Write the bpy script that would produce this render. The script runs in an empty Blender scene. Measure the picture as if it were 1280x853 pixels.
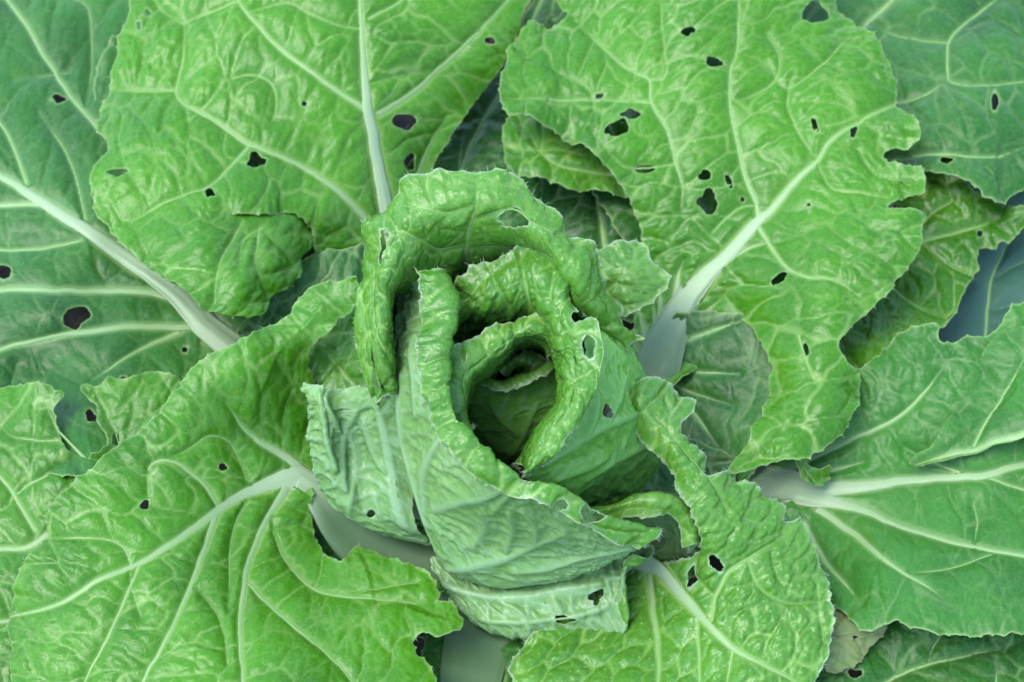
import bpy, math, random
import numpy as np
from mathutils import Vector

# ---------------------------------------------------------------- camera, light, exposure
SC = bpy.context.scene
FPX = 1280 * 50.0 / 36.0                     # focal length in photo pixels
PITCH = math.radians(58)                     # looking down at the plant
DIST = 0.85
CAM = np.array([0.0, -DIST * math.cos(PITCH), 0.15 + DIST * math.sin(PITCH)])
cd = bpy.data.cameras.new('camera'); cam = bpy.data.objects.new('camera', cd)
SC.collection.objects.link(cam); SC.camera = cam
cam.location = CAM; cam.rotation_euler = (math.pi / 2 - PITCH, 0, 0)
cd.lens = 50; cd.sensor_width = 36; cd.clip_start = 0.02; cd.clip_end = 200
cd.dof.use_dof = True; cd.dof.focus_distance = 0.80; cd.dof.aperture_fstop = 8.5

SUN_EL, SUN_AZ = math.radians(66), math.radians(260)
world = bpy.data.worlds.new('World'); SC.world = world; world.use_nodes = True
wn = world.node_tree.nodes; bg = wn['Background']
sky = wn.new('ShaderNodeTexSky'); sky.sky_type = 'NISHITA'; sky.sun_disc = False
sky.sun_elevation = SUN_EL; sky.sun_rotation = SUN_AZ
world.node_tree.links.new(sky.outputs[0], bg.inputs[0]); bg.inputs[1].default_value = 0.15
sl = bpy.data.lights.new('sun', 'SUN'); sun = bpy.data.objects.new('sun', sl); SC.collection.objects.link(sun)
sl.energy = 0.8; sl.angle = math.radians(30); sl.color = (1.0, 0.985, 0.96)
sd = Vector((math.sin(SUN_AZ) * math.cos(SUN_EL), math.cos(SUN_AZ) * math.cos(SUN_EL), math.sin(SUN_EL)))
sun.rotation_euler = sd.to_track_quat('Z', 'Y').to_euler()
vs = SC.view_settings; vs.view_transform = 'Standard'; vs.look = 'None'; vs.exposure = 2.64; vs.gamma = 1
SC.cycles.max_bounces = 10; SC.cycles.transmission_bounces = 6; SC.cycles.diffuse_bounces = 6

_c, _s = math.cos(math.pi / 2 - PITCH), math.sin(math.pi / 2 - PITCH)
def point(px, py, h):
    """Point of the plant seen at photo pixel (px, py), h metres above the soil."""
    px = np.asarray(px, float); py = np.asarray(py, float); h = np.asarray(h, float)
    x = (px - 640) / FPX; y = -(py - 426.5) / FPX
    dy = y * _c + _s; dz = y * _s - _c
    t = (h - CAM[2]) / dz
    return np.stack([CAM[0] + x * t, CAM[1] + dy * t, np.broadcast_to(h, t.shape)], -1)
def project(P):
    q = P - CAM
    y = q[..., 1] * _c + q[..., 2] * _s; z = -q[..., 1] * _s + q[..., 2] * _c
    return 640 + q[..., 0] / -z * FPX, 426.5 - y / -z * FPX, -z
MM = DIST / FPX                              # metres per photo pixel at the plant

# ---------------------------------------------------------------- small numeric helpers
def hash2(ix, iy, seed):
    v = np.sin(ix * 127.1 + iy * 311.7 + seed * 74.7) * 43758.5453
    return v - np.floor(v)
def noise2(x, y, seed=0):
    ix = np.floor(x); iy = np.floor(y); fx = x - ix; fy = y - iy
    fx = fx * fx * fx * (fx * (fx * 6 - 15) + 10); fy = fy * fy * fy * (fy * (fy * 6 - 15) + 10)
    a = hash2(ix, iy, seed); b = hash2(ix + 1, iy, seed); c = hash2(ix, iy + 1, seed); d = hash2(ix + 1, iy + 1, seed)
    return 2 * ((a * (1 - fx) + b * fx) * (1 - fy) + (c * (1 - fx) + d * fx) * fy) - 1
def fbm(x, y, seed=0):
    return noise2(x, y, seed) * .6 + noise2(x * 2.1, y * 2.1, seed + 5) * .3 + noise2(x * 4.3, y * 4.3, seed + 9) * .15
def sstep(a, b, x):
    t = np.clip((x - a) / (b - a), 0, 1); return t * t * (3 - 2 * t)
def catmull(P, n_per=None, closed=False, step=4.0):
    P = np.asarray(P, float); n = len(P); out = []
    segs = n if closed else n - 1
    for i in range(segs):
        g = (lambda k: P[k % n]) if closed else (lambda k: P[min(max(k, 0), n - 1)])
        a, b, c, d = g(i - 1), g(i), g(i + 1), g(i + 2)
        m = n_per or max(1, int(np.linalg.norm((c - b)[:2]) / step))
        t = (np.arange(m) / m)[:, None]
        out.append(.5 * (2 * b + (c - a) * t + (2 * a - 5 * b + 4 * c - d) * t ** 2 + (3 * b - a - 3 * c + d) * t ** 3))
    if not closed: out.append(P[-1:])
    return np.concatenate(out)
def seg_dist(D, A, B, chunk=4000):
    """nearest distance, nearest point, segment index for points D against segments A-B"""
    n = len(D); dist = np.empty(n); near = np.empty((n, 2)); idx = np.empty(n, int); tt = np.empty(n)
    AB = B - A; L = np.maximum((AB ** 2).sum(1), 1e-9)
    for s in range(0, n, chunk):
        q = D[s:s + chunk, None] - A[None]
        t = np.clip((q * AB).sum(2) / L, 0, 1)
        r = q - t[..., None] * AB
        d = (r ** 2).sum(2); k = d.argmin(1); ar = np.arange(len(k))
        dist[s:s + chunk] = np.sqrt(d[ar, k]); idx[s:s + chunk] = k; tt[s:s + chunk] = t[ar, k]
        near[s:s + chunk] = A[k] + t[ar, k][:, None] * AB[k]
    return dist, near, idx, tt
def inside(D, poly):
    x, y = D[:, 0], D[:, 1]; r = np.zeros(len(D), bool)
    x1, y1 = poly[:, 0], poly[:, 1]; x2, y2 = np.roll(x1, -1), np.roll(y1, -1)
    for a, b, c, d in zip(x1, y1, x2, y2):
        if b == d: continue
        m = (b > y) != (d > y)
        r ^= m & (x < (c - a) * (y - b) / (d - b) + a)
    return r
def worley(x, y, cell, seed, ang=None, stretch=1.0):
    """(F2-F1)/2 in pixels on a jittered grid, cells stretched along the angle field"""
    gx, gy = x / cell, y / cell
    ix, iy = np.floor(gx), np.floor(gy)
    f1 = np.full(x.shape, 1e9); f2 = np.full(x.shape, 1e9)
    R = 2 if stretch > 1.05 else 1
    if ang is not None: ca, sa = np.cos(ang), np.sin(ang)
    for dx in range(-R, R + 1):
        for dy in range(-R, R + 1):
            cx, cy = ix + dx, iy + dy
            qx = cx + .5 + .78 * (hash2(cx, cy, seed) - .5) - gx; qy = cy + .5 + .78 * (hash2(cx, cy, seed + 3) - .5) - gy
            if ang is not None:
                a = (qx * ca + qy * sa) / stretch; b = (-qx * sa + qy * ca) * stretch
                d = a * a + b * b
            else: d = qx * qx + qy * qy
            m = d < f1
            f2 = np.where(m, f1, np.minimum(f2, d)); f1 = np.where(m, d, f1)
    return (np.sqrt(f2) - np.sqrt(f1)) * .5 * cell, f1

# ---------------------------------------------------------------- materials
def mat(name):
    m = bpy.data.materials.new(name); m.use_nodes = True
    nt = m.node_tree; nt.nodes.clear()
    return m, nt.nodes, nt.links
def leaf_material(name, deep, light, vein, edge, rough=.36, spec=.5, trans=.30, tcol=None, dots=0.0, coat=.0, bump=.12, specks=0.0, mesh=0.0):
    deep, light, vein, edge = [tuple(c * ALB for c in q) for q in (deep, light, vein, edge)]
    if tcol: tcol = tuple(c * .62 for c in tcol)
    m, N, L = mat(name)
    def at(a):
        n = N.new('ShaderNodeAttribute'); n.attribute_name = a; return n.outputs['Fac']
    def mix(f, a, b):
        n = N.new('ShaderNodeMix'); n.data_type = 'RGBA'
        if isinstance(f, float): n.inputs[0].default_value = f
        else: L.new(f, n.inputs[0])
        for k, v in ((6, a), (7, b)):
            if isinstance(v, tuple): n.inputs[k].default_value = (*v, 1)
            else: L.new(v, n.inputs[k])
        return n.outputs[2]
    tc = N.new('ShaderNodeTexCoord')
    nz = N.new('ShaderNodeTexNoise'); nz.inputs['Scale'].default_value = 260; nz.inputs['Detail'].default_value = 5
    L.new(tc.outputs['Object'], nz.inputs['Vector'])
    tone = N.new('ShaderNodeMath'); tone.operation = 'MULTIPLY_ADD'; tone.use_clamp = True
    L.new(nz.outputs['Fac'], tone.inputs[0]); tone.inputs[1].default_value = .55
    t2 = N.new('ShaderNodeMath'); t2.operation = 'SUBTRACT'; L.new(at('tone'), t2.inputs[0]); t2.inputs[1].default_value = .27
    L.new(t2.outputs[0], tone.inputs[2])
    col = mix(tone.outputs[0], deep, light)
    if dots:
        v = N.new('ShaderNodeTexVoronoi'); v.inputs['Scale'].default_value = 190; v.inputs['Randomness'].default_value = 1
        L.new(tc.outputs['Object'], v.inputs['Vector'])
        r = N.new('ShaderNodeMapRange'); r.inputs[1].default_value = .20; r.inputs[2].default_value = .06
        r.inputs[3].default_value = 0; r.inputs[4].default_value = dots; L.new(v.outputs['Distance'], r.inputs[0])
        col = mix(r.outputs[0], col, vein)
    fine = None
    if mesh:                                              # finest vein mesh, below the grid of the blade
        w = N.new('ShaderNodeTexNoise'); w.inputs['Scale'].default_value = 120; L.new(tc.outputs['Object'], w.inputs['Vector'])
        wv = N.new('ShaderNodeVectorMath'); wv.operation = 'MULTIPLY_ADD'; L.new(w.outputs['Color'], wv.inputs[0])
        wv.inputs[1].default_value = (.004,) * 3; L.new(tc.outputs['Object'], wv.inputs[2])
        hs = []
        for sc, wd in ((210, .075), (430, .10)):
            v = N.new('ShaderNodeTexVoronoi'); v.feature = 'DISTANCE_TO_EDGE'; v.inputs['Scale'].default_value = sc; L.new(wv.outputs[0], v.inputs['Vector'])
            r = N.new('ShaderNodeMapRange'); r.interpolation_type = 'SMOOTHSTEP'; r.inputs[1].default_value = wd; r.inputs[2].default_value = 0
            r.inputs[3].default_value = 0; r.inputs[4].default_value = 1; L.new(v.outputs['Distance'], r.inputs[0]); hs.append(r.outputs[0])
        mx = N.new('ShaderNodeMath'); mx.operation = 'MULTIPLY_ADD'; L.new(hs[1], mx.inputs[0]); mx.inputs[1].default_value = .45; L.new(hs[0], mx.inputs[2])
        fine = mx.outputs[0]
        am = N.new('ShaderNodeMath'); am.operation = 'MULTIPLY'; am.use_clamp = True; L.new(fine, am.inputs[0]); am.inputs[1].default_value = mesh
        col = mix(am.outputs[0], col, vein)
    col = mix(at('vein'), col, vein)
    if specks:
        v = N.new('ShaderNodeTexVoronoi'); v.inputs['Scale'].default_value = 75; L.new(tc.outputs['Object'], v.inputs['Vector'])
        sx = N.new('ShaderNodeSeparateColor'); L.new(v.outputs['Color'], sx.inputs[0])
        th = N.new('ShaderNodeMapRange'); th.inputs[1].default_value = .8; th.inputs[2].default_value = 1; th.inputs[3].default_value = 0; th.inputs[4].default_value = .085
        L.new(sx.outputs[0], th.inputs[0])
        lt = N.new('ShaderNodeMath'); lt.operation = 'LESS_THAN'; L.new(v.outputs['Distance'], lt.inputs[0]); L.new(th.outputs[0], lt.inputs[1])
        mm = N.new('ShaderNodeMath'); mm.operation = 'MULTIPLY'; L.new(lt.outputs[0], mm.inputs[0]); mm.inputs[1].default_value = specks
        col = mix(mm.outputs[0], col, (.06, .05, .02))
    col = mix(at('edge'), col, edge)
    p = N.new('ShaderNodeBsdfPrincipled'); L.new(col, p.inputs['Base Color'])
    rr = N.new('ShaderNodeMapRange'); rr.inputs[3].default_value = rough - .08; rr.inputs[4].default_value = rough + .12
    L.new(nz.outputs['Fac'], rr.inputs[0]); L.new(rr.outputs[0], p.inputs['Roughness'])
    p.inputs['Specular IOR Level'].default_value = spec * .42
    if coat: p.inputs['Coat Weight'].default_value = coat; p.inputs['Coat Roughness'].default_value = .25
    n2 = N.new('ShaderNodeTexNoise'); n2.inputs['Scale'].default_value = 700; n2.inputs['Detail'].default_value = 3
    L.new(tc.outputs['Object'], n2.inputs['Vector'])
    b = N.new('ShaderNodeBump'); b.inputs['Strength'].default_value = bump; b.inputs['Distance'].default_value = .0008
    L.new(n2.outputs['Fac'], b.inputs['Height'])
    if fine:
        b2 = N.new('ShaderNodeBump'); b2.invert = True; b2.inputs['Strength'].default_value = .16; b2.inputs['Distance'].default_value = .0005
        L.new(fine, b2.inputs['Height']); L.new(b.outputs[0], b2.inputs['Normal']); b = b2
    L.new(b.outputs[0], p.inputs['Normal'])
    tr = N.new('ShaderNodeBsdfTranslucent')
    if tcol: L.new(mix(.75, col, tcol), tr.inputs[0])
    else: L.new(col, tr.inputs[0])
    L.new(b.outputs[0], tr.inputs['Normal'])
    ms = N.new('ShaderNodeMixShader'); ms.inputs[0].default_value = trans
    L.new(p.outputs[0], ms.inputs[1]); L.new(tr.outputs[0], ms.inputs[2])
    o = N.new('ShaderNodeOutputMaterial'); L.new(ms.outputs[0], o.inputs[0])
    return m
ALB = .43
VEIN_C = (.36, .62, .14); EDGE_C = (.42, .62, .22); STALK_SHADE_C = (.12, .24, .095)  # last one: pale stalk colour darkened for the shade of deep gaps
M_UP = leaf_material('leaf_upper', (.036, .205, .006), (.098, .385, .008), VEIN_C, EDGE_C, tcol=(.22, .60, .03), rough=.25, trans=.30, bump=.2, specks=.6, mesh=.16)
M_HEAD = leaf_material('heart_leaf_upper', (.045, .205, .014), (.110, .350, .026), VEIN_C, (.60, .74, .48), tcol=(.20, .55, .05), dots=.6, mesh=.15, rough=.22, trans=.12, bump=.25)
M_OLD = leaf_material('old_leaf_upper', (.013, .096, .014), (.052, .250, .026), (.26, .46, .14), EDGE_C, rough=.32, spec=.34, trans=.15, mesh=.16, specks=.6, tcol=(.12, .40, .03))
M_BLUE = leaf_material('blue_leaf_upper', (.040, .130, .080), (.070, .190, .110), (.14, .28, .17), (.2, .3, .2), rough=.36, trans=.1)
M_DRY = leaf_material('dry_leaf', (.18, .34, .08), (.34, .44, .14), (.30, .32, .17), (.35, .25, .18), rough=.55, trans=.2)
M_UNDER = leaf_material('leaf_underside', (.150, .345, .078), (.250, .480, .130), (.36, .58, .30), (.50, .64, .40), mesh=.14, rough=.27, trans=.14, bump=.2, tcol=(.22, .54, .06))
M_UNDER2 = leaf_material('heart_leaf_underside', (.130, .400, .045), (.200, .540, .075), (.26, .52, .18), (.45, .64, .34), rough=.27, trans=.2, bump=.2, tcol=(.18, .52, .05))
M_EDGE = leaf_material('leaf_cut_edge', (.22, .42, .10), (.34, .54, .18), VEIN_C, EDGE_C, rough=.5)
PET_C = (.46, .64, .33)
M_VEIN = leaf_material('vein_pale', (.24, .50, .10), (.34, .58, .18), PET_C, STALK_SHADE_C, rough=.42, trans=.2, bump=.2)
M_PET = leaf_material('stem_shade_dark', (.09, .15, .09), (.16, .23, .15), VEIN_C, EDGE_C, rough=.42, trans=.05, bump=.25)  # pale stalk colour darkened in place of shade low in the plant
M_HAIR = leaf_material('bristle_white', (.55, .66, .45), (.7, .8, .6), VEIN_C, EDGE_C, rough=.4, trans=.3)

# ---------------------------------------------------------------- objects
def link(name, V, F, mats, parent=None, mi=None, attrs=None, smooth=True):
    me = bpy.data.meshes.new(name)
    F = np.asarray(F); nv = F.shape[1]
    me.vertices.add(len(V)); me.vertices.foreach_set('co', np.asarray(V, np.float32).ravel())
    me.loops.add(F.size); me.loops.foreach_set('vertex_index', F.ravel().astype(np.int32))
    me.polygons.add(len(F)); me.polygons.foreach_set('loop_start', (np.arange(len(F)) * nv).astype(np.int32))
    me.polygons.foreach_set('use_smooth', np.full(len(F), smooth))
    for m in mats: me.materials.append(m)
    for k, v in (attrs or {}).items():
        a = me.attributes.new(k, 'FLOAT', 'POINT'); a.data.foreach_set('value', np.asarray(v, np.float32))
    me.update(calc_edges=True)
    o = bpy.data.objects.new(name, me); SC.collection.objects.link(o)
    if parent is not None: o.parent = parent
    return o

class Leaf:
    seq = 0
    def __init__(self, **k):
        Leaf.seq += 1; self.seed = k.get('seed', Leaf.seq * 7 - (7 if Leaf.seq > 13 else 0))
        self.rng = random.Random(self.seed); self.k = k
    # --- subclasses give S(D) and px2dom
    def normal(self, D):
        e = 1.5
        a = self.S(D + [e, 0]) - self.S(D - [e, 0]); b = self.S(D + [0, e]) - self.S(D - [0, e])
        n = np.cross(a, b); n /= np.maximum(np.linalg.norm(n, axis=1, keepdims=True), 1e-12)
        return n * self.sign
    def direction(self, D):
        m = .5 * (self.VA + self.VB); sg = self.VB - self.VA; L = np.linalg.norm(sg, axis=1); a2 = 2 * np.arctan2(sg[:, 1], sg[:, 0])
        keep = np.arange(len(m)) % 3 == 0
        m, L, a2 = m[keep], L[keep] * np.minimum(self.VW[keep], 4), a2[keep]
        out = np.empty(len(D))
        for s in range(0, len(D), 8000):
            d2 = ((D[s:s + 8000, None] - m[None]) ** 2).sum(2); w = L / (d2 + 900)
            out[s:s + 8000] = .5 * np.arctan2((w * np.sin(a2)).sum(1), (w * np.cos(a2)).sum(1))
        return out
    def fields(self, D):
        k = self.k; sd = self.seed
        x, y = D[:, 0], D[:, 1]
        d_out, near, io, to = seg_dist(D, self.out, np.roll(self.out, -1, 0))
        # main veins
        if len(self.VA):
            dv, nv, iv, tv = seg_dist(D, self.VA, self.VB)
            w = self.VW[iv] * (1 - tv) + self.VW2[iv] * tv
            ang = self.direction(D)
        else:
            dv = np.full(len(D), 99.); w = np.ones(len(D)); ang = np.zeros(len(D))
        wx = x + 5 * noise2(x / 30, y / 30, sd) + 1.5 * noise2(x / 11, y / 11, sd + 1)
        wy = y + 5 * noise2(x / 30, y / 30, sd + 2) + 1.5 * noise2(x / 11, y / 11, sd + 3)
        cell = k.get('cell', 46)
        e1, f1 = worley(wx, wy, cell, sd, ang + math.pi / 2 - .45, 1.5)
        e2, f2 = worley(wx, wy, cell * .36, sd + 11, ang + math.pi / 2 - .45, 1.5)
        e3, f3 = worley(wx, wy, cell * .17, sd + 17)
        rv = np.maximum(dv - w, 0)
        a1, a2 = [1.25 * q for q in k.get('pucker', (1.5, .55))]
        b1 = 1 - np.exp(-(e1 / (cell * .17)) ** 1.4); b2 = 1 - np.exp(-e2 / (cell * .055)); b3 = 1 - np.exp(-e3 / (cell * .04))
        bv = 1 - np.exp(-rv / 7)
        amp = .55 + .75 * (.5 + .5 * noise2(x / 70, y / 70, sd + 21))
        h = (a1 * b1 * bv + a2 * b2 * (1 - np.exp(-rv / 4)) * amp + k.get('micro', .16) * b3 * bv) * amp * .001
        h += .001 * k.get('quilt', 2.4) * (1 - np.exp(-np.maximum(dv - .5 * w, 0) / 26))
        h -= .0006 * np.exp(-rv / 5) * (1 if k.get('groove', True) else 0)
        r1, r2, rl = k.get('ruffle', (2.0, 1.0, 45))
        s = (self.cum[io] + to * self.seglen[io])
        fall = np.exp(-d_out / rl)
        h += .001 * fall * (r1 * 2 * noise2(s / 62, s * 0 + sd, sd + 31) + r2 * 2 * noise2(s / 24, s * 0 + sd + 4, sd + 33) * np.exp(-d_out / 18))
        h -= .001 * k.get('droop', 0) * np.exp(-(d_out / 24) ** 1.3)
        h += .001 * k.get('wave', 3.2) * noise2(x / 95, y / 95, sd + 41)
        # pale network
        l1 = np.exp(-(e1 / 1.5) ** 2) * (.28 + .42 * np.clip(.5 + noise2(x / 50, y / 50, sd + 51), 0, 1))
        l2 = np.exp(-(e2 / 1.3) ** 2) * (.04 + .28 * np.clip(.4 + noise2(x / 40, y / 40, sd + 53), 0, 1))
        vm = np.exp(-(rv / 1.8) ** 2) * .6 * np.clip(w / 2.5, .3, 1) + .22 * np.exp(-rv / 9) * np.clip(w / 6, 0, 1) + .4 * np.exp(-rv / 22) * sstep(9, 22, w)
        vein = np.clip(np.maximum(vm, np.maximum(l1, l2 * k.get('net2', 1.0)) * k.get('net', 1.0)), 0, 1)
        tone = .5 + .5 * fbm(x / 80, y / 80, sd + 61) + .12 * b1 - .06
        return h, vein, np.clip(tone + k.get('tone', 0), 0, 1), d_out, s
    def at(self, D):
        return self.S(D) + self.normal(D) * self.fields(D)[0][:, None]
    def build(self, parent, name='leaf', vein_parent=None):
        k = self.k; s = k.get('grid', 2.3)
        poly = self.outline_raw
        ol = catmull(poly, closed=True, step=3.2)
        # ragged margin: slow wobble, small teeth
        d = np.roll(ol, -1, 0) - np.roll(ol, 1, 0); nrm = np.stack([d[:, 1], -d[:, 0]], 1); nrm /= np.maximum(np.linalg.norm(nrm, axis=1, keepdims=True), 1e-9)
        area = .5 * np.sum(ol[:, 0] * np.roll(ol[:, 1], -1) - np.roll(ol[:, 0], -1) * ol[:, 1])
        if area < 0: nrm = -nrm
        c = np.concatenate([[0], np.cumsum(np.linalg.norm(np.diff(ol, axis=0), axis=1))])
        t1, t2 = k.get('teeth', (2.2, 2.8))
        wob = t1 * noise2(c / 22, c * 0, self.seed + 71) + t1 * .8 * noise2(c / 9, c * 0, self.seed + 72)
        ph = c / 15 + .35 * noise2(c / 30, c * 0, self.seed + 73); ph = ph - np.floor(ph)
        wob += t2 * np.clip(1 - np.abs(ph - .5) * 5, 0, 1) ** 1.5
        ol = ol + nrm * wob[:, None]; self.tip = np.clip(1 - np.abs(ph - .5) * 5, 0, 1) ** 1.2
        self.out = ol; nx = np.roll(ol, -1, 0)
        self.seglen = np.linalg.norm(nx - ol, axis=1); self.cum = np.concatenate([[0], np.cumsum(self.seglen)[:-1]])
        # holes
        holes = []
        for hdef in k.get('holes', []):
            cx, cy, rx, ry = hdef[:4]; rot = math.radians(hdef[4]) if len(hdef) > 4 else 0
            a = np.linspace(0, 2 * math.pi, 22, endpoint=False)
            sdh = self.seed + cx * .13
            rr = 1 + .45 * noise2(np.cos(a) * 1.1 + 7, np.sin(a) * 1.1 + sdh, 3) + .22 * noise2(np.cos(a) * 3, np.sin(a) * 3 + sdh, 4)
            hx, hy = rx * rr * np.cos(a), ry * rr * np.sin(a)
            pp = np.stack([cx + hx * math.cos(rot) - hy * math.sin(rot), cy + hx * math.sin(rot) + hy * math.cos(rot)], 1)
            holes.append(self.px2dom_shape(pp))
        # veins in domain space
        self.VA = []; self.VB = []; self.VW = []; self.VW2 = []; vlines = []
        for v in k.get('veins', []):
            P = np.array([p[:2] for p in v['p']], float); W = v['w']
            W = np.interp(np.linspace(0, 1, len(P)), np.linspace(0, 1, len(W)), W)
            Q = self.px2dom(P)
            C = catmull(np.concatenate([Q, W[:, None]], 1), step=5.0)
            run = np.concatenate([[0], np.cumsum(np.linalg.norm(np.diff(C[:, :2], axis=0), axis=1))])
            if W[-1] < W[0]: run = run[-1] - run
            C[:, 2] *= .3 + .7 * sstep(0, min(40, run.max() * .6), run)
            C[:, :2] += np.stack([noise2(C[:, 0] / 17, C[:, 1] / 17, self.seed + 81), noise2(C[:, 0] / 17, C[:, 1] / 17, self.seed + 82)], 1) * .9
            vlines.append((v, C))
            self.VA.append(C[:-1, :2]); self.VB.append(C[1:, :2]); self.VW.append(C[:-1, 2]); self.VW2.append(C[1:, 2])
        if vlines:
            self.VA, self.VB = np.concatenate(self.VA), np.concatenate(self.VB); self.VW, self.VW2 = np.concatenate(self.VW), np.concatenate(self.VW2)
        # grid clipped to the outline
        lo = ol.min(0) - 2 * s; hi = ol.max(0) + 2 * s
        nxg, nyg = int((hi[0] - lo[0]) / s) + 2, int((hi[1] - lo[1]) / s) + 2
        gx, gy = np.meshgrid(np.arange(nxg) * s + lo[0], np.arange(nyg) * s + lo[1])
        D = np.stack([gx.ravel(), gy.ravel()], 1)
        ins = inside(D, ol); allsegA = [ol]; allsegB = [nx]
        for hp in holes:
            ins &= ~inside(D, hp); allsegA.append(hp); allsegB.append(np.roll(hp, -1, 0))
        SA, SB = np.concatenate(allsegA), np.concatenate(allsegB)
        I = ins.reshape(nyg, nxg)
        q = I[:-1, :-1].astype(int) + I[1:, :-1] + I[:-1, 1:] + I[1:, 1:]
        jy, jx = np.nonzero(q > 0)
        a = jy * nxg + jx; quads = np.stack([a, a + 1, a + nxg + 1, a + nxg], 1)
        used = np.unique(quads); remap = np.full(len(D), -1); remap[used] = np.arange(len(used))
        D = D[used]; quads = remap[quads]; ins = ins[used]
        o = np.nonzero(~ins)[0]
        _, near, _, _ = seg_dist(D[o], SA, SB); D[o] = near
        self.sign = 1.0; h, vein, tone, d_out, sl = self.fields(D)
        if holes:
            hd, _, _, _ = seg_dist(D, np.concatenate(allsegA[1:]), np.concatenate(allsegB[1:]))
        else: hd = np.full(len(D), 99.)
        self.sign = self.orient()
        P = self.S(D) + self.normal(D) * h[:, None]
        edge = np.maximum(np.exp(-(d_out / 1.5) ** 2) * .55 * k.get('edge', 1), np.exp(-(hd / 1.5) ** 2) * .45)
        edge = np.maximum(edge, np.interp(sl, self.cum, self.tip) * np.exp(-(d_out / 3.0) ** 2) * k.get('tips', .45))
        if self.sign_flips(): quads = quads[:, ::-1]
        mats = k['mats']; ob = link(name, P, quads, [mats[0], mats[1], M_EDGE], parent, attrs=dict(vein=vein, tone=tone, edge=edge))
        if k.get('label'): ob['label'] = k['label']
        sm = ob.modifiers.new('thickness', 'SOLIDIFY'); sm.thickness = k.get('thick', .0006); sm.offset = -1
        sm.material_offset = 1; sm.material_offset_rim = 2; sm.use_quality_normals = False
        # veins as ridges of their own
        for v, C in vlines: self.ridge(v, C, vein_parent or ob)
        if k.get('bristle', 0): self.bristles(ob, k['bristle'])
        return ob
    def ridge(self, v, C, parent, vparent=None):
        pts = C[:, :2]; w = C[:, 2]
        keep = inside(pts, self.out)
        P = self.at(pts); n = self.normal(pts)
        P, n, w = P[keep], n[keep], w[keep]
        if len(P) < 3: return
        if v.get('ext'):                                  # the stalk carries on below the blade to the stem
            E = np.array([point(e[0], e[1], e[2] / 100) for e in v["ext"]]); we = np.array([e[3] for e in v['ext']])
            full = catmull(np.concatenate([np.concatenate([P[-1:], E]), np.concatenate([w[-1:], we])[:, None]], 1), n_per=8)[1:]
            P = np.concatenate([P, full[:, :3]]); w = np.concatenate([w, full[:, 3]])
            nn = np.tile(n[-1], (len(full), 1)) ; n = np.concatenate([n, nn])
        under = -1 if self.k.get('rib_under') else 1
        n = n * under
        T = np.gradient(P, axis=0); T /= np.linalg.norm(T, axis=1, keepdims=True)
        n = n - (n * T).sum(1, keepdims=True) * T; n /= np.maximum(np.linalg.norm(n, axis=1, keepdims=True), 1e-9)
        B = np.cross(T, n); wmax_ = w.max(); K = 10 if wmax_ < 9 else 26
        hgt = np.clip(.12 + wmax_ * .013, .12, v.get('h', .30))
        a = np.linspace(0, 2 * math.pi, K, endpoint=False)
        wm = w * MM
        V = P[:, None] + B[:, None] * (np.cos(a)[None, :, None] * wm[:, None, None]) + n[:, None] * ((np.sin(a) * hgt)[None, :, None] * wm[:, None, None]) + (n * ((.15 + .9 * sstep(6, 18, w)) * hgt * wm)[:, None])[:, None]
        m = len(P)
        if K > 10:                                        # fibrous ridges run along the broad stalks
            rib = noise2(np.arange(K)[None] * .9 + np.zeros((m, 1)), np.arange(m)[:, None] * .03 + self.seed, 7)
            V += n[:, None] * (rib * sstep(7, 22, w)[:, None] * .0019)[..., None]
        i = np.arange(m - 1)[:, None] * K; j = np.arange(K)[None]; j2 = (j + 1) % K
        F = np.stack([i + j, i + j2, i + K + j2, i + K + j], -1).reshape(-1, 4)
        nm = v.get('n', 'midrib' if v.get('ext') else 'vein')
        tone = np.clip(.5 + .35 * noise2(V[..., 0] * 90, V[..., 1] * 90, 5) + (0 if K == 10 else .45 * rib), 0, 1).ravel()
        link(nm, V.reshape(-1, 3), F, [M_UNDERVEIN if self.k.get('rib_under') else M_VEIN], vparent or parent, attrs=dict(vein=np.repeat(np.clip((w - 1.2) / 7, 0, 1), K), tone=tone, edge=np.repeat(sstep(17, 36, w), K) * .9))  # edge: broad stalks turn darker, recess shade put into their colour
    def bristles(self, parent, density):
        r = np.random.default_rng(self.seed)
        n = int(self.cum[-1] / 8 * density)
        ii = r.integers(0, len(self.out), n); pts = self.out[ii]
        ctr = np.roll(self.out, -3, 0)[ii] - np.roll(self.out, 3, 0)[ii]
        inn = pts + 0
        P = self.at(inn); nrm = self.normal(inn)
        tang = self.S(pts + ctr * .3) - self.S(pts - ctr * .3); tang /= np.maximum(np.linalg.norm(tang, axis=1, keepdims=True), 1e-9)
        outw = np.cross(tang, nrm); 
        cen = P.mean(0); sg = np.sign((outw * (P - self.S(self.out.mean(0)[None]))).sum(1, keepdims=True)); outw *= sg
        # half of them stand on the blade near the margin
        d = outw * r.uniform(.3, 1, (n, 1)) + nrm * r.uniform(-.5, .8, (n, 1)) + tang * r.uniform(-.5, .5, (n, 1))
        d /= np.linalg.norm(d, axis=1, keepdims=True)
        ln = r.uniform(.0012, .0040, (n, 1)); rad = .00017
        u = np.cross(d, nrm); u /= np.maximum(np.linalg.norm(u, axis=1, keepdims=True), 1e-9); w = np.cross(d, u)
        V = np.stack([P + u * rad, P - u * rad * .5 + w * rad * .8, P - u * rad * .5 - w * rad * .8, P + d * ln], 1)
        b = np.arange(n)[:, None, None] * 4
        F = (b + np.array([[0, 1, 3], [1, 2, 3], [2, 0, 3]])[None]).reshape(-1, 3)
        z = np.zeros(n * 4)
        o = link('bristles', V.reshape(-1, 3), F, [M_HAIR], parent, attrs=dict(vein=z, tone=z + .5, edge=z)); o['kind'] = 'stuff'

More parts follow.
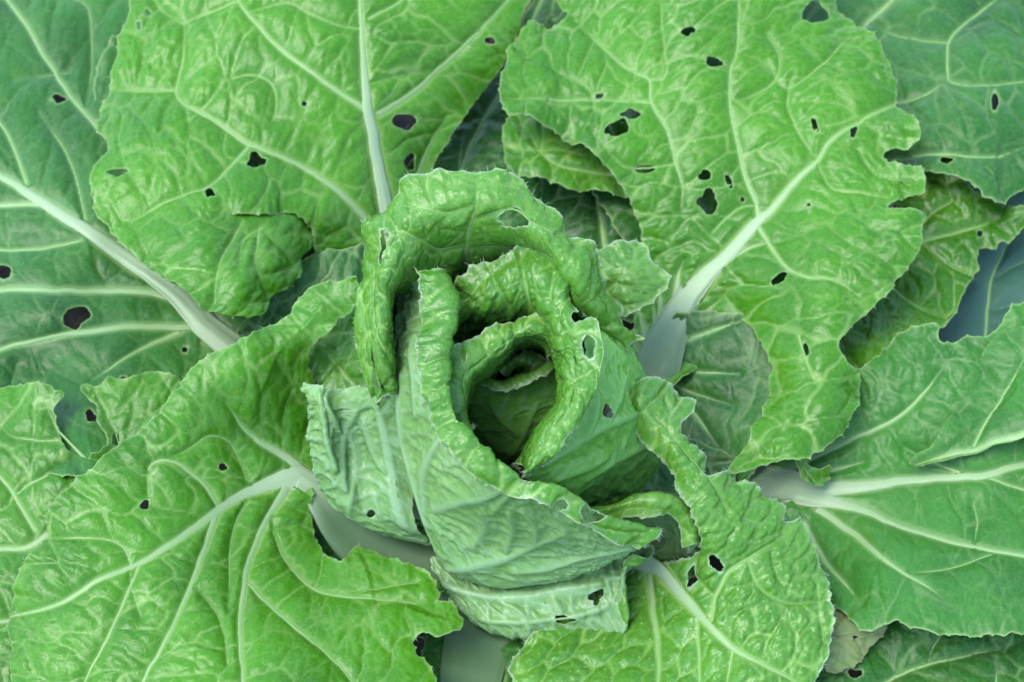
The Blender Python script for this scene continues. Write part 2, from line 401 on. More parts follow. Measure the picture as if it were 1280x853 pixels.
M_UNDERVEIN = leaf_material('underside_vein', (.26, .48, .13), (.34, .54, .20), (.40, .60, .28), EDGE_C, rough=.4, trans=.2)

class Sheet(Leaf):
    """A blade laid over given heights (cm above the soil at photo pixels), thin-plate smooth between them."""
    def __init__(self, outline, heights, **k):
        super().__init__(**k); self.outline_raw = np.array(outline, float)
        H = np.array(heights, float); self.c = H[:, :2] / 100; n = len(H)
        K = self._phi(self.c[:, None] - self.c[None]) + np.eye(n) * k.get('soft', .02)
        Pm = np.concatenate([np.ones((n, 1)), self.c], 1)
        A = np.zeros((n + 3, n + 3)); A[:n, :n] = K; A[:n, n:] = Pm; A[n:, :n] = Pm.T
        self.wt = np.linalg.solve(A, np.concatenate([H[:, 2] / 100, np.zeros(3)]))
    @staticmethod
    def _phi(d):
        r2 = (d ** 2).sum(-1); return .5 * r2 * np.log(np.maximum(r2, 1e-12))
    def H(self, D):
        q = D / 100; out = np.empty(len(D))
        for s in range(0, len(D), 20000):
            c = q[s:s + 20000]
            out[s:s + 20000] = self._phi(c[:, None] - self.c[None]) @ self.wt[:-3] + self.wt[-3] + c @ self.wt[-2:]
        return out
    def S(self, D): return point(D[:, 0], D[:, 1], np.maximum(self.H(D), .004))
    def px2dom(self, P): return np.array(P, float)
    def px2dom_shape(self, P): return P
    def orient(self):
        # pixel x right, y down gives a normal pointing away from the lens: turn it so the upper face looks up
        return -1.0 if not self.k.get('under') else 1.0
    def sign_flips(self): return self.sign < 0

class Loft(Leaf):
    """A blade through rows of points (photo pixel, cm above the soil): row 0 is the margin, the last row its foot."""
    def __init__(self, rows, **k):
        super().__init__(**k)
        R = np.array(rows, float)
        if 'flare' in k: R[0, :, 2] = R[1, :, 2] - k['flare']
        R[..., 2] /= 100
        self.G = point(R[..., 0], R[..., 1], R[..., 2]); self.nr, self.nc = R.shape[:2]
        du = np.linalg.norm(np.diff(self.G, axis=1), axis=2); dv = np.linalg.norm(np.diff(self.G, axis=0), axis=2)
        wts = np.ones(self.nr); wts[-1] = .3
        self.lu = np.concatenate([[0], np.cumsum((du * wts[:, None]).sum(0) / wts.sum())]) / MM
        self.lv = np.concatenate([[0], np.cumsum(dv.mean(1))]) / MM
        U, V = self.lu[-1], self.lv[-1]; c = k.get('corner', 14)
        m = 3.0
        top = [(x, m + k.get('rag', 0) * math.sin(x * .05 + self.seed)) for x in np.linspace(c + m, U - c - m, max(4, int(U / 40)))]
        self.outline_raw = np.array(top + [(U - m, c + m), (U - m, V * .5), (U - m, V - m), (U * .66, V - m), (U * .33, V - m), (m, V - m), (m, V * .5), (m, c + m)])
        n1, n2 = 160, 90
        gu, gv = np.meshgrid(np.linspace(0, U, n1), np.linspace(0, V, n2)); self.smp = np.stack([gu.ravel(), gv.ravel()], 1)
        self.sx, self.sy, self.sz = project(self.S(self.smp))
    def S(self, D):
        U = np.clip(D[:, 0], 0, self.lu[-1]); V = np.clip(D[:, 1], 0, self.lv[-1])
        iu = np.clip(np.searchsorted(self.lu, U, 'right') - 1, 0, self.nc - 2); iv = np.clip(np.searchsorted(self.lv, V, 'right') - 1, 0, self.nr - 2)
        fu = ((U - self.lu[iu]) / (self.lu[iu + 1] - self.lu[iu]))[:, None]; fv = ((V - self.lv[iv]) / (self.lv[iv + 1] - self.lv[iv]))[:, None]
        def g(r, c): return self.G[np.clip(r, 0, self.nr - 1), np.clip(c, 0, self.nc - 1)]
        def cr(a, b, c, d, t): return .5 * (2 * b + (c - a) * t + (2 * a - 5 * b + 4 * c - d) * t * t + (3 * b - a - 3 * c + d) * t ** 3)
        rows = [cr(*[g(iv + r, iu + c) for c in (-1, 0, 1, 2)], fu) for r in (-1, 0, 1, 2)]
        P = cr(*rows, fv)
        # outside the patch carry on linearly so that normals stay defined
        ex = D - np.stack([U, V], 1)
        return P
    def normal(self, D):
        D = np.stack([np.clip(D[:, 0], 2, self.lu[-1] - 2), np.clip(D[:, 1], 2, self.lv[-1] - 2)], 1)
        return super().normal(D)
    def px2dom(self, P):
        out = []
        for x, y in np.array(P, float):
            d2 = (self.sx - x) ** 2 + (self.sy - y) ** 2
            near = np.nonzero(d2 < max(30., d2.min() * 1.3))[0]
            out.append(self.smp[near[np.argmin(self.sz[near] + np.sqrt(d2[near]) * .002)]])
        return np.array(out)
    def px2dom_shape(self, P):
        c = P.mean(0); q = P - c; o = self.px2dom([c])[0]
        e = 4.0
        if o[0] + e > self.lu[-1] or o[1] + e > self.lv[-1]: e = -4.0
        p0 = np.array(project(self.S(o[None]))[:2]).T[0]; pu = np.array(project(self.S((o + [e, 0])[None]))[:2]).T[0]; pv = np.array(project(self.S((o + [0, e])[None]))[:2]).T[0]
        J = np.stack([(pu - p0) / e, (pv - p0) / e], 1)
        if abs(np.linalg.det(J)) < .08: return o + q
        return o + q @ np.linalg.inv(J).T
    def orient(self):
        self.sign = 1.0
        U = self.lu[-1]; v = self.k.get('face_v', .5) * self.lv[1]
        D = np.stack([np.linspace(.15 * U, .85 * U, 30), np.full(30, v)], 1)
        n = self.normal(D); t = CAM - self.S(D)
        s = 1.0 if ((n * t).sum(1)).mean() > 0 else -1.0
        return -s if self.k.get('under') else s
    def sign_flips(self): return self.sign < 0

# ================================================================ the setting: soil
def soil_material():
    m, N, L = mat('soil')
    tc = N.new('ShaderNodeTexCoord'); nz = N.new('ShaderNodeTexNoise'); nz.inputs['Scale'].default_value = 60; nz.inputs['Detail'].default_value = 8
    L.new(tc.outputs['Object'], nz.inputs['Vector'])
    r = N.new('ShaderNodeValToRGB'); r.color_ramp.elements[0].color = (.012, .008, .003, 1); r.color_ramp.elements[1].color = (.055, .036, .014, 1)
    r.color_ramp.elements[0].position = .35; r.color_ramp.elements[1].position = .7
    L.new(nz.outputs['Fac'], r.inputs[0])
    p = N.new('ShaderNodeBsdfPrincipled'); L.new(r.outputs[0], p.inputs['Base Color']); p.inputs['Roughness'].default_value = .9
    b = N.new('ShaderNodeBump'); b.inputs['Strength'].default_value = .8; b.inputs['Distance'].default_value = .004
    L.new(nz.outputs['Fac'], b.inputs['Height']); L.new(b.outputs[0], p.inputs['Normal'])
    o = N.new('ShaderNodeOutputMaterial'); L.new(p.outputs[0], o.inputs[0]); return m
M_SOIL = soil_material()
def soil():
    t = np.linspace(-1, 1, 181); ax = np.sign(t) * (np.abs(t) * .7 + np.abs(t) ** 9 * 25)
    gx, gy = np.meshgrid(ax, ax)
    near = np.exp(-(gx ** 2 + gy ** 2) / 1.5)
    z = (.012 * fbm(gx * 9, gy * 9, 3) + .008 * fbm(gx * 31, gy * 31, 4)) * near - .008
    V = np.stack([gx, gy, z], -1).reshape(-1, 3)
    i = np.arange(180)[:, None] * 181; j = np.arange(180)[None]
    F = np.stack([i + j, i + j + 1, i + 182 + j, i + 181 + j], -1).reshape(-1, 4)
    o = link('soil', V, F, [M_SOIL]); o['kind'] = 'structure'; o['label'] = 'dark crumbly garden soil glimpsed in gaps between the leaves'
    r = np.random.default_rng(5); Vs, Fs = [], []
    base = np.array([[1, 0, 0], [-1, 0, 0], [0, 1, 0], [0, -1, 0], [0, 0, 1], [0, 0, -1]], float)
    tri = np.array([[0, 2, 4], [2, 1, 4], [1, 3, 4], [3, 0, 4], [2, 0, 5], [1, 2, 5], [3, 1, 5], [0, 3, 5]])
    for k in range(1500):
        q = base * r.uniform(.5, 1.2, (6, 1)) * r.uniform(.002, .010) + [r.uniform(-.55, .55), r.uniform(-.45, .6), 0]
        q[:, 2] += .002; Vs.append(q); Fs.append(tri + 6 * k)
    o = link('soil_crumbs', np.concatenate(Vs), np.concatenate(Fs), [M_SOIL], smooth=False); o['kind'] = 'stuff'
soil()

# ================================================================ the cabbage
base = point(640, 690, 0.0)
plant = bpy.data.objects.new('napa_cabbage', None); SC.collection.objects.link(plant)
plant['label'] = 'leafy green napa cabbage with an open curled heart and insect holes in its spread leaves'
plant['category'] = 'cabbage'
# the builder works in world space, so the Empty keeps its parts where they stand
plant.location = (0, 0, 0)

def V(pts, *w, **k): return dict(p=pts, w=w or (1.5,), **k)
UP = (M_UP, M_UNDER); OLD = (M_OLD, M_UNDER); HEAD = (M_HEAD, M_UNDER); HEAD2 = (M_HEAD, M_UNDER2)

def stem():
    K = 20; zz = [-.02, 0, .02, .04, .055]; rr = [.022, .024, .027, .022, .006]
    a = np.linspace(0, 2 * math.pi, K, endpoint=False)
    Vv = np.array([[base[0] + r * math.cos(t) * (1 + .06 * math.sin(3 * t)), base[1] + r * math.sin(t), z] for z, r in zip(zz, rr) for t in a])
    i = np.arange(4)[:, None] * K; j = np.arange(K)[None]; j2 = (j + 1) % K
    F = np.stack([i + j, i + j2, i + K + j2, i + K + j], -1).reshape(-1, 4)
    z = np.zeros(len(Vv)); link('stem', Vv, F, [M_PET], plant, attrs=dict(vein=z, tone=z + .5, edge=z))
stem()

# ---------------------------------------------------------------- outer leaves, lowest first
leaf_A = Sheet([(-150,-90),(20,-110),(170,-100),(250,60),(320,230),(315,380),(292,440),(270,475),(225,525),(170,575),(120,604),(60,592),(-60,570),(-190,500),(-250,250),(-210,20)],
    [(0,0,8.5),(120,150,8),(0,220,8),(262,415,5),(120,300,7.4),(100,530,7.4),(60,520,7),(0,440,6.6),(-150,200,8),(-150,400,7),(200,100,7.5),(60,395,7.6),(60,440,6.2),(250,250,6),(120,345,6.6),(0,330,6.8),(140,440,6.4),(60,470,5.6),(200,480,5)],
    veins=[V([(-120,150),(0,220),(38,245),(105,288),(160,325),(220,370),(258,410)],3,5,7,9,12,17,20,ext=[(330,470,4,24),(450,580,3,26),(600,670,2.2,24)],h=.3),
           V([(-60,259),(0,259),(41,257),(56,259)],3,4), V([(-100,370),(0,364),(94,363),(195,369),(232,386)],2.5,3.5,4,5,7), V([(-80,470),(0,437),(75,420),(150,410),(243,411)],2,3,4,5),
           V([(115,475),(169,442),(225,416)],1.5,2,4), V([(-20,-40),(7,0),(30,30),(56,71),(86,116),(118,155),(160,215),(190,290),(210,352)],2,2.6,2.6,3,4),
           V([(-60,90),(0,154),(19,191),(34,231)],1.5,2.5), V([(90,0),(112,17),(114,75),(108,130)],1.4,1), V([(49,142),(86,199),(108,277)],1.2,1.8), V([(-40,318),(0,315),(56,313),(101,302)],1.5,2),
           V([(17,101),(45,95),(86,88)],1), V([(20,455),(10,500),(-10,540)],1)],
    holes=[(72,124,11,5,-15),(93,398,15,11),(8,348,10,9),(113,523,7,7),(152,477,4,3),(232,440,4,5)],
    mats=OLD, cell=58, pucker=(1.2,.4), ruffle=(1.5,.8,40), net=.55, label='large dull green outer leaf with thick white midrib').build(plant)

leaf_H = Sheet([(-40,478),(0,483),(50,481),(73,490),(80,498),(68,512),(72,538),(85,560),(106,577),(117,573),(138,556),(127,533),(121,510),(106,493),(100,483),(112,479),(122,484),(138,476),(150,481),(175,476),(204,472),(245,500),(225,560),(145,640),(105,800),(60,900),(-60,900),(-160,800),(-160,600)],
    [(0,483,8.6),(80,500,8.8),(110,485,8.6),(190,478,7.8),(180,530,7.6),(0,600,7.8),(0,685,7.3),(-100,600,7.8),(60,780,6.4),(0,850,6),(120,590,7.4),(40,640,7.6)],
    veins=[V([(63,518),(75,543),(109,579)],2,2,2.4), V([(-40,560),(0,597),(22,627),(45,664)],1.8,2.5), V([(-60,690),(0,685),(34,684),(60,668)],3,4), V([(-60,785),(0,778),(20,776)],2.5), V([(11,627),(41,604),(94,580)],1.4), V([(150,560),(135,520),(120,490)],1.4), V([(0,533),(20,548),(75,553)],1.2)],
    holes=[(144,550,6,6),(60,610,3,2)], mats=UP, cell=52, tone=-.12, label='notched leaf lobe beside the left outer leaf').build(plant)

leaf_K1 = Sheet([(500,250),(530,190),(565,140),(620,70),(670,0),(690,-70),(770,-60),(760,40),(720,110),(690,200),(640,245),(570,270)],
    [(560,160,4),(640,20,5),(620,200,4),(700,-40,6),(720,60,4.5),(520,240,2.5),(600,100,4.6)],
    veins=[V([(690,-30),(640,90),(590,180),(565,260)],2,3), V([(578,170),(575,215)],1.5), V([(560,160),(600,150),(640,160)],1)], mats=OLD, cell=50, tone=-.3, label='dark green leaf in shade behind the heart').build(plant)  # low tone paints in the shade behind the heart
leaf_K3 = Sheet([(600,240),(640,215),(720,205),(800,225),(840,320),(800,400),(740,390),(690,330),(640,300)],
    [(660,240,4),(800,260,4),(760,330,3.5),(700,300,3),(820,350,3)], veins=[V([(742,225),(748,260),(760,330)],2,3), V([(800,270),(775,310),(765,340)],1.2)], mats=OLD, cell=42, tone=-.35).build(plant)  # low tone: shade of this deep gap put into the leaf colour
leaf_K2 = Sheet([(638,143),(629,170),(630,192),(640,212),(656,220),(690,226),(720,238),(750,240),(790,250),(810,200),(800,110),(720,80),(660,90)],
    [(640,150,8.2),(632,195,8.6),(680,190,9.2),(745,217,8),(790,240,7.2),(700,150,9),(740,235,7.4),(760,120,8)],
    veins=[V([(650,150),(690,200),(745,217),(790,222)],1.2,2), V([(640,185),(690,185),(730,195)],1.2)], mats=UP, cell=36, pucker=(2.0,.7), tone=-.15).build(plant)

leaf_D2 = Sheet([(1030,200),(1160,190),(1210,235),(1262,258),(1296,262),(1290,276),(1268,298),(1252,302),(1242,306),(1228,304),(1222,315),(1222,330),(1210,358),(1196,390),(1176,412),(1140,428),(1108,452),(1085,462),(1060,456),(1000,450),(970,350)],
    [(1100,300,5.8),(1200,260,7.4),(1285,265,8),(1200,385,6.6),(1060,445,6.4),(1060,380,5),(1150,350,6.4),(1230,300,7.2),(1080,430,6.8)],
    veins=[V([(1000,330),(1060,320),(1150,300),(1250,272)],3,2,1.5), V([(1080,320),(1130,370),(1180,400)],2,1.2), V([(1150,300),(1190,330),(1215,340)],1.2), V([(1120,312),(1160,270),(1190,250)],1.2)],
    holes=[(1225,288,4,6),(1117,262,8,4)], mats=UP, cell=34, pucker=(1.8,.6), tone=-.2, ruffle=(2.5,1.5,40)).build(plant)
leaf_D = Sheet([(1000,-80),(1040,40),(1050,120),(1075,215),(1130,216),(1195,226),(1232,250),(1252,254),(1275,240),(1340,190),(1400,50),(1380,-100),(1200,-160)],
    [(1280,0,10.5),(1130,60,8.5),(1150,205,9.2),(1250,250,9.6),(1350,100,9.5),(1200,110,10.2),(1060,100,7),(1180,165,10),(1240,200,9.9)],
    veins=[V([(1160,-50),(1115,0),(1085,28),(1060,60)],2.4,2.6,3), V([(1110,128),(1140,122),(1186,99)],2,1.6), V([(1186,99),(1186,52),(1215,20),(1260,-15)],1.6,1.4), V([(1186,99),(1216,109),(1280,103),(1340,90)],1.6,1.2), V([(1110,200),(1137,199),(1175,195),(1231,199),(1280,185)],2.2,1.6), V([(1085,28),(1130,45),(1186,52)],1.3)],
    holes=[(1240,132,4,11,5),(1180,204,12,5)], mats=OLD, cell=44, pucker=(2.2,.6), tone=-.15, net=.6, ruffle=(3,1.2,45), label='puckered leaf behind the right spread leaf').build(plant)

leaf_I = Sheet([(1000,850),(1035,815),(1060,798),(1090,783),(1180,770),(1300,775),(1420,800),(1420,960),(1000,960)],
    [(1060,810,4),(1200,800,5),(1300,850,5),(1050,930,4),(1400,900,6)], veins=[V([(1040,900),(1090,860),(1160,830),(1260,810)],2,1.5), V([(1160,830),(1165,810),(1180,790)],1.2), V([(1240,815),(1245,853),(1230,900)],1.2)],
    holes=[(1068,845,10,5)], mats=OLD, cell=60, tone=-.1, label='dark lowest leaf in shade').build(plant)
leaf_I2 = Sheet([(1030,745),(1048,752),(1065,770),(1090,782),(1107,776),(1104,792),(1090,805),(1075,826),(1055,834),(1040,842),(1025,830),(1010,790)],
    [(1040,760,5.6),(1107,778,5.6),(1070,820,5),(1035,835,5),(1060,790,6)], veins=[V([(1015,800),(1050,792),(1090,788)],1.5,1)], mats=(M_DRY, M_DRY), cell=24, holes=[(1066,796,6,3,20)], label='withered brownish leaf tip', grid=2).build(plant)

leaf_E = Sheet([(880,590),(900,560),(970,520),(1010,490),(1060,470),(1079,458),(1098,444),(1104,436),(1126,417),(1156,407),(1171,409),(1175,426),(1188,430),(1209,421),(1239,419),(1255,401),(1264,381),(1280,378),(1340,350),(1430,440),(1450,620),(1410,760),(1330,792),(1280,791),(1240,796),(1197,793),(1167,794),(1137,786),(1122,776),(1107,780),(1085,790),(1070,782),(1044,756),(990,740),(930,690),(890,640)],
    [(1000,612,4.2),(1280,585,7.6),(1280,385,11),(1175,425,9.3),(1100,447,8.2),(1060,540,6),(1137,659,6.2),(1100,690,7.2),(1060,700,5.4),(1180,775,9.2),(1280,792,10),(1060,755,6.9),(930,600,3.4),(1400,600,8),(1200,640,6.8),(1200,700,8.2),(1280,650,7.4),(1230,480,9),(1150,590,5.8),(1200,565,7.4),(1280,740,9.6),(960,570,4)],
    veins=[V([(1420,560),(1280,582),(1231,595),(1156,600),(1100,606),(1030,611),(985,608)],3,4,5,5.5,7,12,22,ext=[(930,610,3.3,30),(820,640,2.6,32),(700,680,2,28)],h=.3),
           V([(1330,625),(1280,612),(1231,597)],1.5,2), V([(1400,725),(1280,692),(1194,675),(1137,659),(1092,642),(1047,629),(1008,622)],2.5,3.2,3.6,4,5,8,14,ext=[(962,614,3.7,15),(905,622,2.8,14)],h=.3),
           V([(1182,754),(1160,735),(1130,717),(1100,694),(1062,664),(1022,636)],1.6,2,3,4,5), V([(1077,754),(1055,728),(1029,698),(1005,655)],1.5,2.5,4),
           V([(1280,412),(1242,465),(1205,521),(1172,562)],1.6,2.2,2.5), V([(1175,465),(1152,495),(1119,525),(1070,547),(1010,575),(985,590)],1.6,2.5,4), V([(1000,606),(1036,589),(1080,578)],4,2),
           V([(1200,592),(1160,575),(1130,560)],2,1.5), V([(1218,682),(1222,650),(1216,630)],1.2), V([(1130,717),(1180,712),(1240,690)],1.2)],
    holes=[], mats=OLD, droop=4, cell=50, pucker=(1.3,.5), tone=.32, net=.6, ruffle=(2.5,1.3,35), label='wide outer leaf with fan of white veins').build(plant)
leaf_E2 = Sheet([(1140,583),(1150,572),(1170,560),(1200,500),(1250,420),(1310,420),(1420,460),(1430,520),(1330,522),(1282,545),(1240,556),(1200,570),(1170,580)],
    [(1140,581,7.1),(1282,542,10.2),(1240,470,9.6),(1210,560,8.8),(1200,510,8.6),(1280,430,10.7),(1400,500,11)],
    veins=[V([(1400,508),(1330,524),(1282,541),(1240,552),(1200,564),(1165,576),(1143,581)],5,4.5,4,3.5,2.5,1.5), V([(1280,450),(1245,505),(1215,555)],1.2,1.8)], mats=OLD, cell=50, pucker=(1.2,.5), tone=.28, net=.6, teeth=(.4,.2), edge=.2).build(plant)

torn = Sheet([(992,566),(1002,572),(1012,580),(1022,586),(1032,578),(1034,592),(1030,604),(1018,608),(1006,600),(998,584)],
    [(994,568,8.2),(1015,585,7.0),(1032,580,6.6),(1018,607,6.0)], veins=[V([(995,570),(1008,588),(1018,602)],1)], mats=UP, cell=18, grid=1.8, ruffle=(1,1,10), label='small torn curl hanging from the chewed margin').build(plant, 'leaf_scrap')
leaf_J = Sheet([(520,853),(530,800),(560,760),(610,735),(660,750),(720,775),(790,770),(820,853),(840,1000),(770,1140),(640,1200),(520,1140),(470,1000),(500,900)],
    [(590,770,2.6),(590,853,3.6),(700,830,4),(790,800,4.2),(700,940,5),(540,830,3.6),(640,1180,8),(480,1000,5.5),(830,1000,5.5)],
    veins=[V([(600,1170),(580,1060),(578,985),(582,930),(586,870),(592,820),(600,775)],4,14,26,34,38,42,42,ext=[(620,720,1.8,38),(640,690,1.2,30)],h=.14), V([(720,900),(690,850),(655,800)],1.5,2.5), V([(545,830),(560,860),(570,900)],2)],
    mats=OLD, cell=46, tone=.1).build(plant)

leaf_B0 = Sheet([(140,60),(250,10),(360,20),(440,90),(470,200),(480,330),(420,380),(300,360),(210,300),(140,220),(120,140)],
    [(140,140,7.6),(300,60,8.4),(450,200,6),(300,300,6.4),(420,350,4.6),(300,180,8)], veins=[V([(220,80),(300,180),(400,290),(460,350)],2,3,5), V([(330,70),(370,160),(400,280)],1.4,2.4), V([(180,200),(280,240),(360,260)],1.3,2)], mats=OLD, cell=50, tone=-.15, grid=3).build(plant)
leaf_C0 = Sheet([(690,30),(800,-30),(960,-20),(1080,60),(1100,180),(1110,300),(1030,390),(930,420),(860,420),(800,330),(740,240),(690,130)],
    [(720,40,7.4),(950,10,9),(1080,180,7.4),(1030,370,6),(860,400,4),(780,240,5.6),(930,200,7.6)], veins=[V([(950,0),(930,130),(900,270),(860,400)],2,3,5), V([(760,60),(840,180),(890,300)],1.4,2.4), V([(1080,150),(1000,230),(900,310)],1.3,2)], mats=OLD, cell=50, tone=-.15, grid=3).build(plant)
B_VEINS = [V([(450,-90),(450,0),(454,60),(459,130),(464,160),(470,200),(478,245),(490,295)],2,2.5,4,7,8,9,11,13,ext=[(540,440,4.5,18),(600,600,3,24),(630,670,2,24)],h=.35),
           V([(270,-60),(297,0),(345,57),(399,98),(440,126),(456,137)],1.6,2.2,3,4), V([(660,-30),(632,4),(587,52),(550,86),(512,120),(471,144)],1.6,2.2,3.5,4),
           V([(231,34),(229,71),(219,111),(232,131),(262,146),(311,178),(356,197),(405,225),(435,251),(460,278)],1.2,1.6,2,2.6,3.2,4,5), V([(557,148),(542,172),(527,206),(520,230)],1.3,2,3),
           V([(460,24),(499,2),(530,-30)],1.8,1.2), V([(161,277),(210,251),(259,232),(289,204),(311,180)],1,1.4,2), V([(131,105),(175,110),(219,111)],1,1.4), V([(315,15),(360,5),(385,18),(420,32),(450,36)],1,1.2),
           V([(231,34),(200,10),(185,-20)],1.2), V([(231,32),(262,18),(297,4)],1.1), V([(448,340),(415,325),(386,322)],3,1.5), V([(459,105),(500,95),(545,88)],1,.8), V([(300,330),(305,300),(330,285)],1), V([(340,150),(345,135),(342,110),(318,95),(290,98)],1)]
leaf_B_sheet = Sheet([(120,-80),(163,-30),(165,0),(164,14),(156,30),(148,50),(138,85),(126,125),(117,157),(132,174),(133,186),(124,200),(113,215),(112,238),(124,270),(150,305),(190,338),(222,356),(236,345),(244,315),(258,285),(280,271),(305,268),(330,270),(352,266),(375,270),(392,290),(395,318),(420,345),(470,350),(512,330),(525,260),(545,205),(566,165),(600,120),(636,70),(652,25),(660,-40),(560,-120),(300,-130)],
    [(480,260,7),(460,130,11.5),(455,0,14.5),(300,0,14.3),(165,0,13),(120,220,11.8),(250,200,11.8),(380,215,10),(640,20,12.4),(560,165,8),(270,255,11.7),(330,262,11.0),(390,270,9.6),(225,330,11.2),(200,310,11.2),(420,330,5.8),(500,300,5.4),(540,210,6.8),(400,310,7.4)],
    veins=B_VEINS,
    holes=[(504,151,13,9),(319,200,11,9,-10),(261,241,6,9,-25),(148,219,13,5,-8),(511,202,7,10,-25),(613,52,8,4,-10),(176,35,3,4),(188,20,3,6),(381,132,4,3)],
    mats=UP, droop=4, cell=48, pucker=(1.7,.7), tone=.12, bristle=.2, seed=4001, label='broad bright leaf behind the heart on the left')
leaf_B = leaf_B_sheet.build(plant)

_bm = leaf_B_sheet.H(np.array([(196,330),(205,300),(222,275),(240,350),(242,322),(254,292)], float)) * 100 + np.array([.08, .08, .08, .45, .45, .4])
lobe = Sheet([(183,330),(196,300),(215,275),(240,258),(275,250),(310,250),(350,256),(385,276),(398,300),(388,312),(376,322),(378,342),(360,362),(340,372),(322,396),(300,398),(272,394),(252,388),(243,374),(222,357),(200,345)],
    [(196,330,_bm[0]),(205,300,_bm[1]),(222,275,_bm[2]),(240,350,_bm[3]),(242,322,_bm[4]),(254,292,_bm[5]),(268,272,11.2),(300,260,10.6),(350,262,9.9),(300,300,10.9),(345,310,10.6),(310,350,11.0),(250,372,10.9),(310,396,9.8),(380,312,8.4),(376,342,8.6),(340,368,9.4),(392,295,7.6)],
    veins=B_VEINS + [V([(268,380),(275,330),(300,285)],1,1.3), V([(335,370),(320,330),(325,285)],1,1.3), V([(368,330),(345,305),(325,285)],1)], mats=UP, cell=48, pucker=(1.7,.7), tone=.12, seed=4001, bristle=.2, ruffle=(0,0,30), edge=.1, tips=.1, teeth=(1.6,1.6), label='curled lobe folded under the blade').build(leaf_B, 'curled_lobe', leaf_B)

